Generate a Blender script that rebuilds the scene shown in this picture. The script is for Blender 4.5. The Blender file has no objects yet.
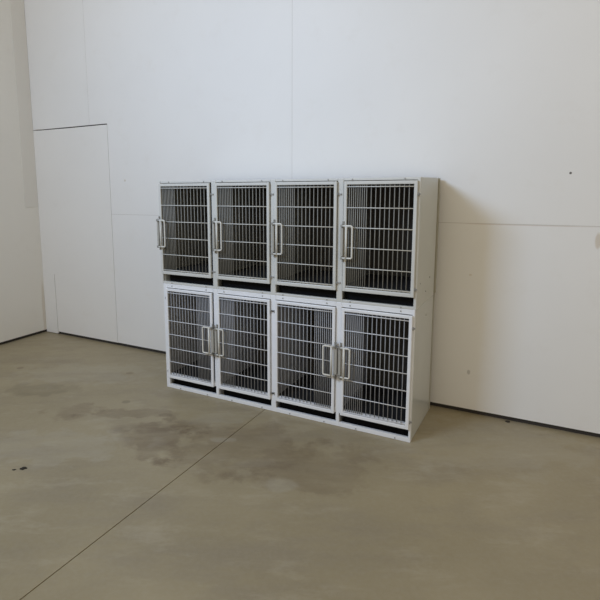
import bpy, bmesh, math, random
from mathutils import Vector, Matrix

random.seed(7)
SC = bpy.context.scene
C = SC.collection

# ------------------------------------------------------------------ helpers
def new_bm():
    return bmesh.new()

def add_box(bm, x0, x1, y0, y1, z0, z1, bev=0.0):
    t = bmesh.new()
    bmesh.ops.create_cube(t, size=1.0)
    for v in t.verts:
        v.co = Vector(((x0 + x1) / 2 + v.co.x * (x1 - x0),
                       (y0 + y1) / 2 + v.co.y * (y1 - y0),
                       (z0 + z1) / 2 + v.co.z * (z1 - z0)))
    if bev > 0:
        bmesh.ops.bevel(t, geom=list(t.edges), offset=bev, segments=2, affect='EDGES', profile=0.5)
    merge(bm, t)

def merge(bm, t):
    vm = {}
    for v in t.verts:
        vm[v] = bm.verts.new(v.co)
    for f in t.faces:
        nf = bm.faces.new([vm[v] for v in f.verts])
        nf.smooth = f.smooth
    t.free()

def add_tube(bm, pts, r, seg=8, closed=False):
    """round bar swept along a list of points"""
    pts = [Vector(p) for p in pts]
    n = len(pts)
    rings = []
    up = None
    for i, p in enumerate(pts):
        if closed:
            d = (pts[(i + 1) % n] - pts[i - 1]).normalized()
        else:
            a = pts[max(i - 1, 0)]
            b = pts[min(i + 1, n - 1)]
            d = (b - a).normalized()
        if up is None:
            ref = Vector((0, 1, 0)) if abs(d.y) < 0.9 else Vector((1, 0, 0))
            up = (ref - d * ref.dot(d)).normalized()
        else:
            up = (up - d * up.dot(d)).normalized()
        s = d.cross(up)
        rings.append([bm.verts.new(p + r * (math.cos(2 * math.pi * k / seg) * up + math.sin(2 * math.pi * k / seg) * s))
                      for k in range(seg)])
    m = n if closed else n - 1
    for i in range(m):
        A, B = rings[i], rings[(i + 1) % n]
        for k in range(seg):
            f = bm.faces.new((A[k], A[(k + 1) % seg], B[(k + 1) % seg], B[k]))
            f.smooth = True
    if not closed:
        bm.faces.new(list(reversed(rings[0])))
        bm.faces.new(rings[-1])

def corner(p, a, b, r, n=4):
    """points rounding a corner p between directions a and b"""
    p, a, b = Vector(p), Vector(a).normalized(), Vector(b).normalized()
    out = []
    c = p + (a + b) * r
    for i in range(n + 1):
        t = i / n * math.pi / 2
        out.append(c - b * r * math.cos(t) - a * r * math.sin(t))
    return out

def obj(name, bm, mat, parent=None, loc=None):
    bmesh.ops.recalc_face_normals(bm, faces=bm.faces)
    me = bpy.data.meshes.new(name)
    bm.to_mesh(me)
    bm.free()
    me.materials.append(mat)
    o = bpy.data.objects.new(name, me)
    C.objects.link(o)
    if parent:
        o.parent = parent
    if loc:
        o.location = loc
    return o

def thing(name, label, cat, loc=(0, 0, 0), group=None):
    o = bpy.data.objects.new(name, None)
    o.empty_display_size = 0.1
    C.objects.link(o)
    o.location = loc
    o['label'] = label
    o['category'] = cat
    if group:
        o['group'] = group
    return o

def struct(name, bm, mat, label, cat):
    o = obj(name, bm, mat)
    o['kind'] = 'structure'
    o['label'] = label
    o['category'] = cat
    return o

# ------------------------------------------------------------------ materials
def mat(name):
    m = bpy.data.materials.new(name)
    m.use_nodes = True
    nt = m.node_tree
    return m, nt, nt.nodes['Principled BSDF']

def N(nt, typ, **kw):
    n = nt.nodes.new(typ)
    for k, v in kw.items():
        if k in n.inputs:
            n.inputs[k].default_value = v
        else:
            setattr(n, k, v)
    return n

def obj_coords(nt):
    return nt.nodes.new('ShaderNodeTexCoord').outputs['Object']

def noise(nt, vec, scale, detail=4, rough=0.55):
    n = N(nt, 'ShaderNodeTexNoise', Scale=scale, Detail=detail, Roughness=rough)
    nt.links.new(vec, n.inputs['Vector'])
    return n.outputs['Fac']

def ramp(nt, fac, a, b, c0=(0, 0, 0, 1), c1=(1, 1, 1, 1)):
    r = nt.nodes.new('ShaderNodeValToRGB')
    r.color_ramp.elements[0].position = a
    r.color_ramp.elements[1].position = b
    r.color_ramp.elements[0].color = c0
    r.color_ramp.elements[1].color = c1
    nt.links.new(fac, r.inputs['Fac'])
    return r.outputs['Color']

def mix(nt, fac, a, b, mode='MIX'):
    m = nt.nodes.new('ShaderNodeMix')
    m.data_type = 'RGBA'
    m.blend_type = mode
    for sock, val in ((m.inputs[0], fac), (m.inputs[6], a), (m.inputs[7], b)):
        if hasattr(val, 'is_linked'):
            nt.links.new(val, sock)
        else:
            sock.default_value = val
    return m.outputs[2]

def math_n(nt, op, a, b):
    m = N(nt, 'ShaderNodeMath', operation=op)
    for i, v in enumerate((a, b)):
        if hasattr(v, 'is_linked'):
            nt.links.new(v, m.inputs[i])
        else:
            m.inputs[i].default_value = v
    return m.outputs[0]

def blotch(nt, vec, centre, size, wob=0.35, wscale=3.0, e0=0.65, e1=1.1):
    """soft irregular stain around a point of the object: 1 inside, 0 outside"""
    mp = N(nt, 'ShaderNodeMapping')
    mp.vector_type = 'POINT'
    mp.inputs['Location'].default_value = [-c / s for c, s in zip(centre, size)]
    mp.inputs['Scale'].default_value = [1 / s for s in size]
    nt.links.new(vec, mp.inputs['Vector'])
    ln = N(nt, 'ShaderNodeVectorMath', operation='LENGTH')
    nt.links.new(mp.outputs[0], ln.inputs[0])
    nz = noise(nt, vec, wscale, 6, 0.6)
    d = math_n(nt, 'ADD', ln.outputs['Value'], math_n(nt, 'MULTIPLY', math_n(nt, 'SUBTRACT', nz, 0.5), wob * 4))
    return ramp(nt, d, e0, e1, (1, 1, 1, 1), (0, 0, 0, 1))

def bump(nt, bsdf, fac, strength, dist=0.005):
    b = N(nt, 'ShaderNodeBump', Strength=strength, Distance=dist)
    nt.links.new(fac, b.inputs['Height'])
    nt.links.new(b.outputs['Normal'], bsdf.inputs['Normal'])

def wall_material(name, base, spots=()):
    m, nt, b = mat(name)
    co = obj_coords(nt)
    n1 = noise(nt, co, 1.1, 3)
    col = mix(nt, ramp(nt, n1, 0.35, 0.7), [c * 0.965 for c in base] + [1], list(base) + [1])
    n2 = noise(nt, co, 5.0, 6, 0.7)
    col = mix(nt, math_n(nt, 'MULTIPLY', ramp(nt, n2, 0.55, 0.75), 0.15), col, (0.66, 0.61, 0.54, 1))
    for centre, size, c, k in spots:
        col = mix(nt, math_n(nt, 'MULTIPLY', blotch(nt, co, centre, size, 0.15, 9), k), col, c)
    nt.links.new(col, b.inputs['Base Color'])
    b.inputs['Roughness'].default_value = 0.55
    b.inputs['Specular IOR Level'].default_value = 0.3
    bump(nt, b, noise(nt, co, 40, 4), 0.05, 0.003)
    return m

TAN = (0.50, 0.40, 0.27, 1)
RUST = (0.35, 0.20, 0.10, 1)
BLACK = (0.04, 0.035, 0.03, 1)
M_wall = wall_material('white_painted_board', (0.81, 0.795, 0.77), [
    ((2.66, 0.59, 1.165), (0.018, 0.2, 0.055), TAN, 0.5),
    ((2.50, 0.59, 1.546), (0.008, 0.2, 0.008), BLACK, 0.9),
    ((2.30, 0.59, 1.243), (0.45, 0.2, 0.004), RUST, 0.30),
    ((2.0, 0.59, 0.92), (0.012, 0.2, 0.008), TAN, 0.35),
    ((2.02, 0.59, 0.28), (0.012, 0.2, 0.02), BLACK, 0.3),
    ((-0.9, 0.59, 1.55), (0.012, 0.2, 0.012), TAN, 0.5),
    ((-2.02, 0.59, 2.05), (0.07, 0.2, 0.012), RUST, 0.5),
])
M_left = wall_material('side_wall_board', (0.83, 0.80, 0.735), [
    ((-2.09, 0.57, 0.25), (0.3, 0.022, 0.35), TAN, 0.35),
])
M_strip = wall_material('grey_patch_board', (0.77, 0.74, 0.68))
M_fill = wall_material('seam_filler_paint', (0.52, 0.49, 0.45))
M_doorp = wall_material('flush_door_paint', (0.81, 0.79, 0.757))

m, nt, b = mat('dark_wall_cavity'); M_dark = m
co = obj_coords(nt)
nt.links.new(mix(nt, noise(nt, co, 8), (0.03, 0.024, 0.02, 1), (0.05, 0.042, 0.035, 1)), b.inputs['Base Color'])
b.inputs['Roughness'].default_value = 0.9

# concrete
m, nt, b = mat('worn_concrete'); M_floor = m
co = obj_coords(nt)
# the pour was trowelled and later mopped along one diagonal: turn the pattern to it
rot = N(nt, 'ShaderNodeMapping'); rot.inputs['Rotation'].default_value = (0, 0, -0.5246)
nt.links.new(co, rot.inputs['Vector']); co = rot.outputs[0]
strm = N(nt, 'ShaderNodeMapping'); strm.inputs['Scale'].default_value = (0.55, 1.5, 1)
strm.inputs['Rotation'].default_value = (0, 0, 0.35)
nt.links.new(co, strm.inputs['Vector']); sv = strm.outputs[0]
n1 = noise(nt, co, 0.9, 5, 0.6)
col = mix(nt, ramp(nt, n1, 0.36, 0.68), (0.298, 0.246, 0.150, 1), (0.368, 0.307, 0.192, 1))
n2 = noise(nt, sv, 2.6, 9, 0.68)
col = mix(nt, math_n(nt, 'MULTIPLY', ramp(nt, n2, 0.47, 0.64), 0.50), col, (0.255, 0.215, 0.155, 1))
n4 = noise(nt, sv, 4.5, 9, 0.7)
col = mix(nt, math_n(nt, 'MULTIPLY', ramp(nt, n4, 0.53, 0.64), 0.42), col, (0.42, 0.362, 0.255, 1))
n3 = noise(nt, co, 45, 4, 0.7)
col = mix(nt, math_n(nt, 'MULTIPLY', ramp(nt, n3, 0.4, 0.75), 0.14), col, (0.45, 0.415, 0.35, 1))
streak = ramp(nt, noise(nt, sv, 7.0, 8, 0.68), 0.36, 0.60, (0.5, 0.5, 0.5, 1), (1.3, 1.3, 1.3, 1))
DARK = (0.150, 0.104, 0.060, 1)
OLIVE = (0.20, 0.168, 0.105, 1)
PALE = (0.42, 0.385, 0.31, 1)
for centre, size, c, k in [
        ((0.05, -0.82, 0), (0.23, 0.27, 1), DARK, 0.42),
        ((0.10, -0.66, 0), (0.34, 0.10, 1), DARK, 0.25),
        ((-0.18, -0.46, 0), (0.38, 0.07, 1), DARK, 0.36),
        ((-0.54, -0.42, 0), (0.20, 0.13, 1), DARK, 0.34),
        ((-0.95, -0.02, 0), (0.34, 0.14, 1), OLIVE, 0.42),
        ((0.56, -0.95, 0), (0.42, 0.30, 1), DARK, 0.26),
        ((0.95, -1.15, 0), (0.40, 0.28, 1), DARK, 0.26),
        ((0.60, -0.70, 0), (0.35, 0.10, 1), DARK, 0.18),
        ((0.62, -1.10, 0), (0.13, 0.05, 1), PALE, 0.14),
        ((0.78, -1.32, 0), (0.09, 0.08, 1), PALE, 0.28),
        ((0.46, -0.84, 0), (0.10, 0.03, 1), PALE, 0.30),
        ((-0.55, -0.90, 0), (0.55, 0.22, 1), PALE, 0.22),
        ((-0.75, 0.30, 0), (0.60, 0.25, 1), PALE, 0.22),
        ((0.45, -0.55, 0), (0.25, 0.10, 1), PALE, 0.20),
        ((2.0, -0.9, 0), (0.6, 0.4, 1), PALE, 0.20),
        ((-0.25, -0.27, 0), (0.035, 0.03, 1), OLIVE, 0.6),
        ((0.06, -0.49, 0), (0.05, 0.03, 1), DARK, 0.45),
        ((-0.36, 0.30, 0), (0.04, 0.03, 1), DARK, 0.45),
        ((-1.31, 0.45, 0), (0.03, 0.03, 1), DARK, 0.5)]:
    big = size[0] > 0.09
    col = mix(nt, math_n(nt, 'MULTIPLY', math_n(nt, 'MULTIPLY', blotch(nt, co, centre, size, 0.7 if big else 0.3, 6.0, 0.70, 1.10), streak if big else 1.0), k), col, c)
nt.links.new(col, b.inputs['Base Color'])
rr = ramp(nt, n2, 0.3, 0.75, (0.34, 0.34, 0.34, 1), (0.55, 0.55, 0.55, 1))
nt.links.new(rr, b.inputs['Roughness'])
b.inputs['Specular IOR Level'].default_value = 0.35
bump(nt, b, n3, 0.06, 0.003)

def metal_paint(name, base, rough=0.35, var=0.06, spec=0.5, wear=None):
    m, nt, b = mat(name)
    co = obj_coords(nt)
    n1 = noise(nt, co, 6.0, 4)
    col = mix(nt, ramp(nt, n1, 0.3, 0.7), [c * (1 - var) for c in base] + [1], list(base) + [1])
    if wear:
        n2 = noise(nt, co, 30.0, 5, 0.7)
        col = mix(nt, math_n(nt, 'MULTIPLY', ramp(nt, n2, 0.66, 0.74), 0.5), col, wear)
    nt.links.new(col, b.inputs['Base Color'])
    b.inputs['Roughness'].default_value = rough
    b.inputs['Specular IOR Level'].default_value = spec
    return m

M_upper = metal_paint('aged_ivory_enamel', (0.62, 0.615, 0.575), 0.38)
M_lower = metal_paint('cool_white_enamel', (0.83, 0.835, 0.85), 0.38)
M_side = metal_paint('grey_white_enamel_panel', (0.57, 0.572, 0.525), 0.30, 0.05, 0.5, (0.36, 0.32, 0.25, 1))
M_sidel = metal_paint('pale_grey_enamel_panel', (0.60, 0.61, 0.585), 0.24, 0.04)
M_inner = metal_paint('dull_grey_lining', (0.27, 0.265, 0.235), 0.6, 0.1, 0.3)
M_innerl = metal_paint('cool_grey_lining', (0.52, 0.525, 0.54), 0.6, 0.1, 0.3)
M_back = metal_paint('charcoal_back_panel', (0.09, 0.083, 0.075), 0.7, 0.2, 0.2)
M_pan = metal_paint('dark_floor_pan', (0.03, 0.03, 0.032), 0.55, 0.2, 0.3)
M_tray = metal_paint('black_tray_plastic', (0.008, 0.008, 0.009), 0.7, 0.2, 0.1)
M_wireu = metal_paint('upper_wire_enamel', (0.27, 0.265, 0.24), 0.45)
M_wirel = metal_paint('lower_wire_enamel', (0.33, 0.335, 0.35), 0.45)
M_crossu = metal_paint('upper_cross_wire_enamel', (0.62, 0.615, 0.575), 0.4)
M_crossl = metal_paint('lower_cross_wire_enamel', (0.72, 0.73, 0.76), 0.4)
M_rearu = metal_paint('olive_rear_strip', (0.40, 0.38, 0.30), 0.5)
M_rearl = metal_paint('grey_rear_strip', (0.48, 0.465, 0.40), 0.5)
M_hinge = metal_paint('worn_hinge', (0.32, 0.31, 0.29), 0.45)
M_bolt = metal_paint('worn_bolt_head', (0.36, 0.35, 0.33), 0.45)
M_handle = metal_paint('cream_handle_enamel', (0.70, 0.685, 0.63), 0.35)
M_bracket = metal_paint('dull_zinc', (0.34, 0.33, 0.30), 0.45, 0.15)
M_bracket.node_tree.nodes['Principled BSDF'].inputs['Metallic'].default_value = 0.4
M_plate = metal_paint('tan_latch_plate', (0.40, 0.385, 0.34), 0.45)
M_debris = metal_paint('dark_debris', (0.035, 0.028, 0.02), 0.9, 0.3)

# ------------------------------------------------------------------ setting
XC, YW, ZT = -2.0894, 0.5891, 4.2        # room corner, back wall face, wall height
XR, YF = 4.2, -7.0                       # how far wall and floor run
G = 0.0012                               # half width of a seam between boards
T = 0.012                                # board thickness
FOOT = 0.028                             # boards stop short of the floor

# floor: two pours with a control joint between them
JX = 0.832
bm = new_bm()
add_box(bm, XC - 0.2, JX - 0.003, YF, YW + 0.2, -0.12, 0)
add_box(bm, JX + 0.003, XR, YF, YW + 0.2, -0.12, 0)
add_box(bm, JX - 0.003, JX + 0.003, YF, YW + 0.2, -0.12, -0.0035)
struct('floor', bm, M_floor, 'worn beige-brown concrete floor with a control joint and damp stains', 'floor')

# back wall of sheets with open seams over a dark backing
SEAM = 1.247
DX, DZ = -1.084, 2.055                   # flush door: right edge, top
bm = new_bm()
def sheet(x0, x1, z0, z1):
    add_box(bm, x0 + G, x1 - G, YW, YW + T, z0 + G, z1 - G)
sheet(XC - 0.1, -1.305, DZ, ZT)
sheet(-1.305, 0.747, DZ, ZT)
sheet(DX, 0.747, SEAM, DZ + 2 * G)
sheet(0.747, 3.19, SEAM, ZT)
sheet(3.19, XR, SEAM, ZT)
sheet(DX, -0.03, FOOT, SEAM)
sheet(-0.03, 2.41 + 0.4, FOOT, SEAM)
sheet(2.81, XR, FOOT, SEAM)
# backing joined behind the boards
wall_back = struct('wall_back', bm, M_wall, 'long white boarded wall behind the cages with hairline sheet seams', 'wall')
bm = new_bm()
add_box(bm, XC - 0.1, XR, YW + T + 0.003, YW + 0.09, 0, ZT)
obj('wall_backing', bm, M_dark, wall_back)
# filler pressed into the sheet seams, just short of the face
bm = new_bm()
F0 = YW + 0.0008
for x, za, zb_ in ((-1.305, DZ + 0.02, ZT), (0.747, SEAM, ZT), (3.19, SEAM, ZT), (-0.03, FOOT + 0.02, SEAM), (2.81, FOOT + 0.02, SEAM)):
    add_box(bm, x - G * 1.5, x + G * 1.5, F0, YW + T, za, zb_)
add_box(bm, DX + 0.004, XR, F0, YW + T, SEAM - G * 1.5, SEAM + G * 1.5)
obj('seam_filler', bm, M_fill, wall_back)

# flush door in the back wall
bm = new_bm()
t = bmesh.new()
# its top edge sags a little on the left, leaving a dark gap
vs = [(-1.915 + 0.002, FOOT), (DX - 0.0012, FOOT), (DX - 0.0012, DZ - 0.008), (-1.60, DZ - 0.009), (-1.97, DZ - 0.007),
      (XC + 0.001, DZ - 0.003), (XC + 0.001, 0.622), (-1.915 + 0.002, 0.622)]
fr = [t.verts.new((x, YW - 0.001, z)) for x, z in vs]
bk = [t.verts.new((x, YW + T, z)) for x, z in vs]
t.faces.new(fr); t.faces.new(list(reversed(bk)))
for i in range(len(vs)):
    j = (i + 1) % len(vs)
    t.faces.new((fr[i], bk[i], bk[j], fr[j]))
merge(bm, t)
struct('door_1', bm, M_doorp, 'flush white door panel outlined in the wall at the far left corner', 'door')
bm = new_bm()
add_box(bm, XC + 0.001, -1.915 - 0.002, YW - 0.003, YW + T, 0.006, 0.6216, 0.0)
struct('trim_1', bm, M_doorp, 'short white filler board at the foot of the room corner', 'trim')

# left wall
bm = new_bm()
add_box(bm, XC - T, XC, YF, YW - 0.0, FOOT, ZT)
wl = struct('wall_left', bm, M_left, 'plain off-white boarded wall on the left of the corner', 'wall')
bm = new_bm()
add_box(bm, XC - 0.09, XC - T - 0.003, YF, YW + 0.05, 0, ZT)
obj('wall_backing', bm, M_dark, wl)
bm = new_bm()
add_box(bm, XC, XC + 0.004, 0.435, YW - 0.002, 1.30, ZT - 0.02, 0.001)
struct('trim_2', bm, M_strip, 'narrow greyer upright strip on the left wall beside the corner', 'trim')

# ------------------------------------------------------------------ cage banks
W = 1.7937
PITCH = W / 4
DEP = 0.555
PY = 0.022                # front frame thickness (y 0 .. PY)

def door_parts(bank, col, z0, z1, hinge_left, M, Mw, Mh, hz, handle_z, shift, label=None):
    """one barred door: frame (the door itself), grille, latch handle, hinges"""
    x0 = col * PITCH + 0.018 + shift[0]
    x1 = (col + 1) * PITCH - 0.018 + shift[1]
    st, y0, y1 = 0.0195, -0.016, 0.0
    r = 0.0035
    bm = new_bm()
    add_box(bm, x0, x0 + st, y0, y1, z0, z1, r)
    add_box(bm, x1 - st, x1, y0, y1, z0, z1, r)
    add_box(bm, x0 + st - 0.002, x1 - st + 0.002, y0, y1, z1 - st, z1, r)
    add_box(bm, x0 + st - 0.002, x1 - st + 0.002, y0, y1, z0, z0 + st + 0.003, r)
    d = obj('door', bm, M, bank)
    if label:
        d['label'] = label
    # grille: upright rods, closely set on the latch side, and cross rods in front of them
    bm = new_bm()
    a, bb = x0 + st, x1 - st
    wdt = bb - a
    fine = 0.115
    xs = [fine * k / 9 for k in range(1, 10)]
    nw = 10
    xs += [fine + (wdt - fine) * k / nw for k in range(1, nw)]
    if hinge_left:
        xs = [wdt - x for x in xs]
    for x in xs:
        add_tube(bm, [(a + x, -0.0065, z0 + 0.012), (a + x, -0.0065, z1 - 0.012)], 0.0027, 8)
    obj('wire_grille', bm, Mw, d)
    for z in hz:
        bm = new_bm()
        add_tube(bm, [(a - 0.008, -0.0125, z), (bb + 0.008, -0.0125, z)], 0.0029, 8)
        obj('cross_wire', bm, Mh, d)
    # latch handle: a round bar loop standing off the door on two arms
    zb, zt = handle_z
    s = -1 if hinge_left else 1
    qi, qo, qa, qp = (0.012, 0.066, -0.010, -0.014) if hinge_left else (0.028, 0.064, -0.002, -0.001)
    ex = x1 if hinge_left else x0
    X = lambda q: ex + s * q
    bm = new_bm()
    yy = -0.040
    path = [(X(qa), yy, zt)]
    path += corner((X(qo), yy, zt), (-s, 0, 0), (0, 0, -1), 0.010)
    path += corner((X(qo), yy, zb), (0, 0, 1), (-s, 0, 0), 0.010)
    path += [(X(qa), yy, zb)]
    add_tube(bm, path, 0.0053, 10)
    add_tube(bm, [(X(qi), yy, zt), (X(qi), yy, zb)], 0.0068, 10)
    obj('latch_handle', bm, M_handle, d)
    for z, sg in ((zt, 1), (zb, -1)):
        bm = new_bm()
        add_box(bm, min(X(qa - 0.004), X(qa + 0.008)), max(X(qa - 0.004), X(qa + 0.008)), -0.046, -0.016, z - 0.008, z + 0.008, 0.002)
        add_box(bm, min(X(qa - 0.003), X(qa + 0.011)), max(X(qa - 0.003), X(qa + 0.011)), -0.0185, -0.0155, z - 0.012 + sg * 0.014, z + 0.012 + sg * 0.014, 0.001)
        add_tube(bm, [(X(qa + 0.003), -0.0225, z + sg * 0.020), (X(qa + 0.003), -0.0165, z + sg * 0.020)], 0.0048, 8)
        obj('latch_bracket', bm, M_bracket, d)
    bm = new_bm()
    add_box(bm, min(X(qp - 0.008), X(qp + 0.008)), max(X(qp - 0.008), X(qp + 0.008)), -0.036, -0.0158, zb + 0.009, zt - 0.009, 0.002)
    obj('latch_plate', bm, M_plate, d)
    # hinges on the other side
    hx = x0 if hinge_left else x1
    hs = -1 if hinge_left else 1
    hl = 0.015 if (col == 3 or col == 0 and hinge_left) else 0.026
    for z in (z1 - 0.075, z0 + 0.045):
        bm = new_bm()
        add_box(bm, min(hx, hx + hs * hl), max(hx, hx + hs * hl), -0.005, 0.001, z - 0.005, z + 0.005, 0.0015)
        add_tube(bm, [(hx + hs * 0.004, -0.008, z - 0.010), (hx + hs * 0.004, -0.008, z + 0.010)], 0.003, 8)
        obj('hinge', bm, M_hinge, d)
    return d

def make_bank(name, label, zb, zt, zfloor, slot, top_rail, door_z, M, Ms, Mi, Mw, Mh, hz, handle_z, hinges, bolts, ends, shifts, rear, Mr):
    bank = thing(name, label, 'cage', (0, 0, zb))
    off = -zb
    ch = []
    slot0, slot1 = slot
    XA, XB = ends
    # front frame: posts, top rail, sill rail and base rail
    bm = new_bm()
    e = 0.0025
    for k in range(5):
        xc = k * PITCH
        xa, xb = xc - 0.018, xc + 0.018
        # ends carry a full post just inside the side panel
        if k == 0: xa, xb = XA, 0.018 + shifts[0][0] + 0.004
        if k == 4: xa, xb = W - 0.018 + shifts[3][1] - 0.004, XB
        if zb == 0 and k in (1, 3):      # narrower foot under the paired latches
            add_box(bm, xa, xb, 0.0005, PY, slot1 + 0.002, zt, e)
            add_box(bm, xc - 0.011, xc + 0.011, 0.0005, PY, zb, slot1 + 0.004, e)
        else:
            add_box(bm, xa, xb, 0.0005, PY, zb, zt, e)
    for k in range(4):
        xa = k * PITCH + 0.018 if k else XA + 0.01
        xb = (k + 1) * PITCH - 0.018 if k < 3 else XB - 0.01
        add_box(bm, xa, xb, 0.001, PY, top_rail, zt, e)
        add_box(bm, xa - 0.008, xb + 0.008, 0.001, PY, zb, slot0, e)
        add_box(bm, xa, xb, 0.001, PY, slot1, slot1 + 0.028, e)
    ch.append(obj('front_frame', bm, M, bank))
    # side panels
    for xa, xb in ((XA, XA + 0.012), (XB - 0.012, XB)):
        bm = new_bm()
        add_box(bm, xa, xb, PY, DEP - rear, zb, zt, 0.003)
        ch.append(obj('side_panel', bm, Ms, bank))
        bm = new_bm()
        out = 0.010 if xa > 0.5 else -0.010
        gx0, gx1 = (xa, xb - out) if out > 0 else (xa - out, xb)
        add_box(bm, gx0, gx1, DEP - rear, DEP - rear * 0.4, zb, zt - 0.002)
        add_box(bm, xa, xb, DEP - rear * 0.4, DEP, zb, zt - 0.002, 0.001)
        ch.append(obj('rear_strip', bm, Mr, bank))  # grooved strip along the rear edge, coloured darker than the side panel
    bm = new_bm()
    add_box(bm, XA + 0.012, XB - 0.012, DEP - 0.012, DEP, zb, zt, 0.001)
    ch.append(obj('back_panel', bm, M_back, bank))
    bm = new_bm()
    add_box(bm, XA + 0.012, XB - 0.012, PY, DEP - 0.012, zt - 0.014, zt, 0.002)
    ch.append(obj('top_panel', bm, Ms, bank))
    # linings of the end walls, partitions and floor pans
    for k in range(1, 4):
        bm = new_bm()
        add_box(bm, k * PITCH - 0.009, k * PITCH + 0.009, PY, DEP - 0.012, zb + 0.01, zt - 0.014)
        ch.append(obj('partition', bm, Mi, bank))
    for xa in (XA + 0.012, XB - 0.017):
        bm = new_bm()
        add_box(bm, xa, xa + 0.005, PY, DEP - 0.012, zfloor, zt - 0.014)
        ch.append(obj('inner_lining', bm, Mi, bank))
    for k in range(4):
        xa = k * PITCH + (0.010 if k else XA + 0.0175)
        xb = (k + 1) * PITCH - 0.010 if k < 3 else XB - 0.0175
        bm = new_bm()
        add_box(bm, xa, xb, PY, DEP - 0.012, zfloor - 0.012, zfloor, 0.0)
        ch.append(obj('floor_pan', bm, M_pan, bank))
        # waste tray behind the slot under the door
        bm = new_bm()
        xa += 0.012; xb -= 0.012
        z0, z1 = slot0 - 0.004 if zb > 0.1 else 0.006, slot1 - 0.003
        add_box(bm, xa, xb, 0.052, 0.058, z0, z1, 0.001)
        add_box(bm, xa, xb, 0.058, DEP - 0.03, z0, z0 + 0.004)
        add_box(bm, xa, xa + 0.004, 0.058, DEP - 0.03, z0 + 0.004, z1)
        add_box(bm, xb - 0.004, xb, 0.058, DEP - 0.03, z0 + 0.004, z1)
        ch.append(obj('waste_tray', bm, M_tray, bank))
    for k in range(4):
        ch.append(door_parts(bank, k, door_z[0], door_z[1], hinges[k], M, Mw, Mh, hz, handle_z, shifts[k],
                             'barred door with its latch handle on the right' if hinges[k] else None))
    # bolts on the rails
    for (dx, z, y) in bolts:
        for k in range(4):
            x = k * PITCH + dx
            bm = new_bm()
            add_tube(bm, [(x, y + 0.002, z), (x, y - 0.003, z), (x, y - 0.004, z)], 0.0042, 8)
            ch.append(obj('bolt', bm, M_bolt, bank))
    for o in ch:
        o.location = (0, 0, off)
    return bank

ZM = 0.793
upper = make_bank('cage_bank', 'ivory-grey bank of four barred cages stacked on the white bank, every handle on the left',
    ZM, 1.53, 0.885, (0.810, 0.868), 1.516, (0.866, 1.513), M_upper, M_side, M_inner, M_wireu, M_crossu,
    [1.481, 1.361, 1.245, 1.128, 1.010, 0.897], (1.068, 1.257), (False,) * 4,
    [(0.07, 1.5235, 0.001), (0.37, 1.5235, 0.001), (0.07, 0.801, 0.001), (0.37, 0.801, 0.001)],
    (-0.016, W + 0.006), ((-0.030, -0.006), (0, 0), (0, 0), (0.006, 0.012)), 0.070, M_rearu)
lower = make_bank('cage_bank', 'cooler white bank of four barred cages on the concrete, handles meeting in pairs',
    0.0, ZM, 0.10, (0.028, 0.086), 0.764, (0.083, 0.762), M_lower, M_sidel, M_innerl, M_wirel, M_crossl,
    [0.730, 0.626, 0.522, 0.419, 0.315, 0.212, 0.112], (0.338, 0.522), (True, False, True, False),
    [(0.07, 0.779, 0.001), (0.37, 0.779, 0.001), (0.12, 0.010, 0.001), (0.36, 0.010, 0.001)],
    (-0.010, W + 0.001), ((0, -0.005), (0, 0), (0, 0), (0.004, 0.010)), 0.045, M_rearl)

# small fixings and marks on the right-hand side panels
for (y, z, bank, zo) in ((0.079, 0.932, upper, ZM), (0.337, 0.930, upper, ZM), (0.235, 0.86, upper, ZM), (0.30, 0.70, lower, 0)):
    bm = new_bm()
    xs_ = W + 0.006 if bank is upper else W + 0.001
    add_tube(bm, [(xs_ - 0.001, y, z - zo), (xs_ + 0.0015, y, z - zo), (xs_ + 0.0025, y, z - zo)], 0.0045, 8)
    obj('screw', bm, M_bracket, bank)
# ------------------------------------------------------------------ debris on the floor
def lump(name, label, x, y, rx, ry, h, rot, group=None):
    bm = new_bm()
    bmesh.ops.create_icosphere(bm, subdivisions=3, radius=1)
    for v in bm.verts:
        k = 1 + 0.22 * math.sin(5 * v.co.x + 3 * v.co.y + rx * 300) + 0.12 * math.cos(7 * v.co.y - 2 * v.co.x)
        v.co = Vector((v.co.x * rx * k, v.co.y * ry * k, max(v.co.z, -0.3) * h + 0.3 * h))
    for f in bm.faces:
        f.smooth = True
    o = obj(name, bm, M_debris, None, (x, y, 0.0))
    o.rotation_euler = (0, 0, rot)
    o['label'] = label
    o['category'] = 'debris'
    if group:
        o['group'] = group
    return o
lump('leaf_scrap', 'larger dark dried scrap lying on the concrete at the lower left', 0.052, -1.284, 0.018, 0.011, 0.006, 0.9)
lump('leaf_scrap', 'tiny dark crumb just left of the larger scrap on the concrete', 0.018, -1.318, 0.010, 0.005, 0.003, 0.7)
lump('grit_clump', 'dark grit clump on the floor against the wall right of the cages', 2.265, 0.570, 0.013, 0.006, 0.008, 0.1)

# ------------------------------------------------------------------ light
wd = bpy.data.worlds.new('World'); SC.world = wd
wd.use_nodes = True
nt = wd.node_tree
bg = nt.nodes['Background']
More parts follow.
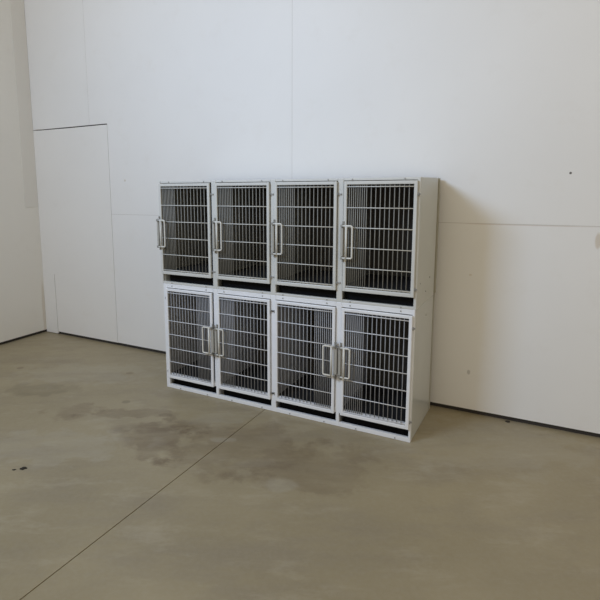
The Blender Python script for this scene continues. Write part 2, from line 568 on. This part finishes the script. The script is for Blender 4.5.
# unseen surroundings as a graded ambient, shaped to be brighter from front and left
tc = nt.nodes.new('ShaderNodeTexCoord')
dp = N(nt, 'ShaderNodeVectorMath', operation='DOT_PRODUCT')
nt.links.new(tc.outputs['Generated'], dp.inputs[0])
dp.inputs[1].default_value = (0.50, 0.866, 0.0)
k = math_n(nt, 'MULTIPLY_ADD', dp.outputs['Value'], -0.5)
k.node.inputs[2].default_value = 0.5
col = ramp(nt, k, 0.15, 0.85, (0.23, 0.203, 0.158, 1), (0.76, 0.682, 0.545, 1))
nt.links.new(col, bg.inputs['Color'])
bg.inputs['Strength'].default_value = 1.0

def area(name, loc, target, sx, sy, power, col, spread=180):
    l = bpy.data.lights.new(name, 'AREA')
    l.shape = 'RECTANGLE'; l.size = sx; l.size_y = sy
    l.energy = power; l.color = col; l.spread = math.radians(spread)
    o = bpy.data.objects.new(name, l); C.objects.link(o)
    o.location = loc
    o.rotation_euler = (Vector(target) - Vector(loc)).to_track_quat('-Z', 'Y').to_euler()
    return o
# daylight from a high opening in the bay to the left, behind the camera
area('bay_window_daylight', (-0.35, -3.2, 3.1), (1.4, 0.55, 1.7), 1.2, 0.9, 63, (0.50, 0.69, 1.0), 145)

# ------------------------------------------------------------------ camera
f, pitch, yaw, roll = 521.7425, 0.1495814, 0.5245935, -0.0099886
cy_, sy_ = math.cos(yaw), math.sin(yaw)
fw = Vector((-sy_ * math.cos(pitch), cy_ * math.cos(pitch), -math.sin(pitch)))
r = Vector((cy_, sy_, 0)); u = r.cross(fw)
r2 = math.cos(roll) * r + math.sin(roll) * u
u2 = -math.sin(roll) * r + math.cos(roll) * u
cam = bpy.data.cameras.new('Camera')
co_ = bpy.data.objects.new('Camera', cam); C.objects.link(co_)
M4 = Matrix((r2, u2, -fw)).transposed().to_4x4()
M4.translation = Vector((2.43504, -2.92470, 1.49248))
co_.matrix_world = M4
cam.sensor_width = 36; cam.sensor_fit = 'HORIZONTAL'
cam.lens = 36 * f / 600
cam.shift_x = 47.86 / 600
cam.shift_y = -35.63 / 600
cam.clip_start = 0.05
SC.camera = co_

SC.view_settings.view_transform = 'Standard'
SC.view_settings.look = 'None'
SC.view_settings.gamma = 1
SC.view_settings.exposure = 0
SC.view_settings.use_curve_mapping = False
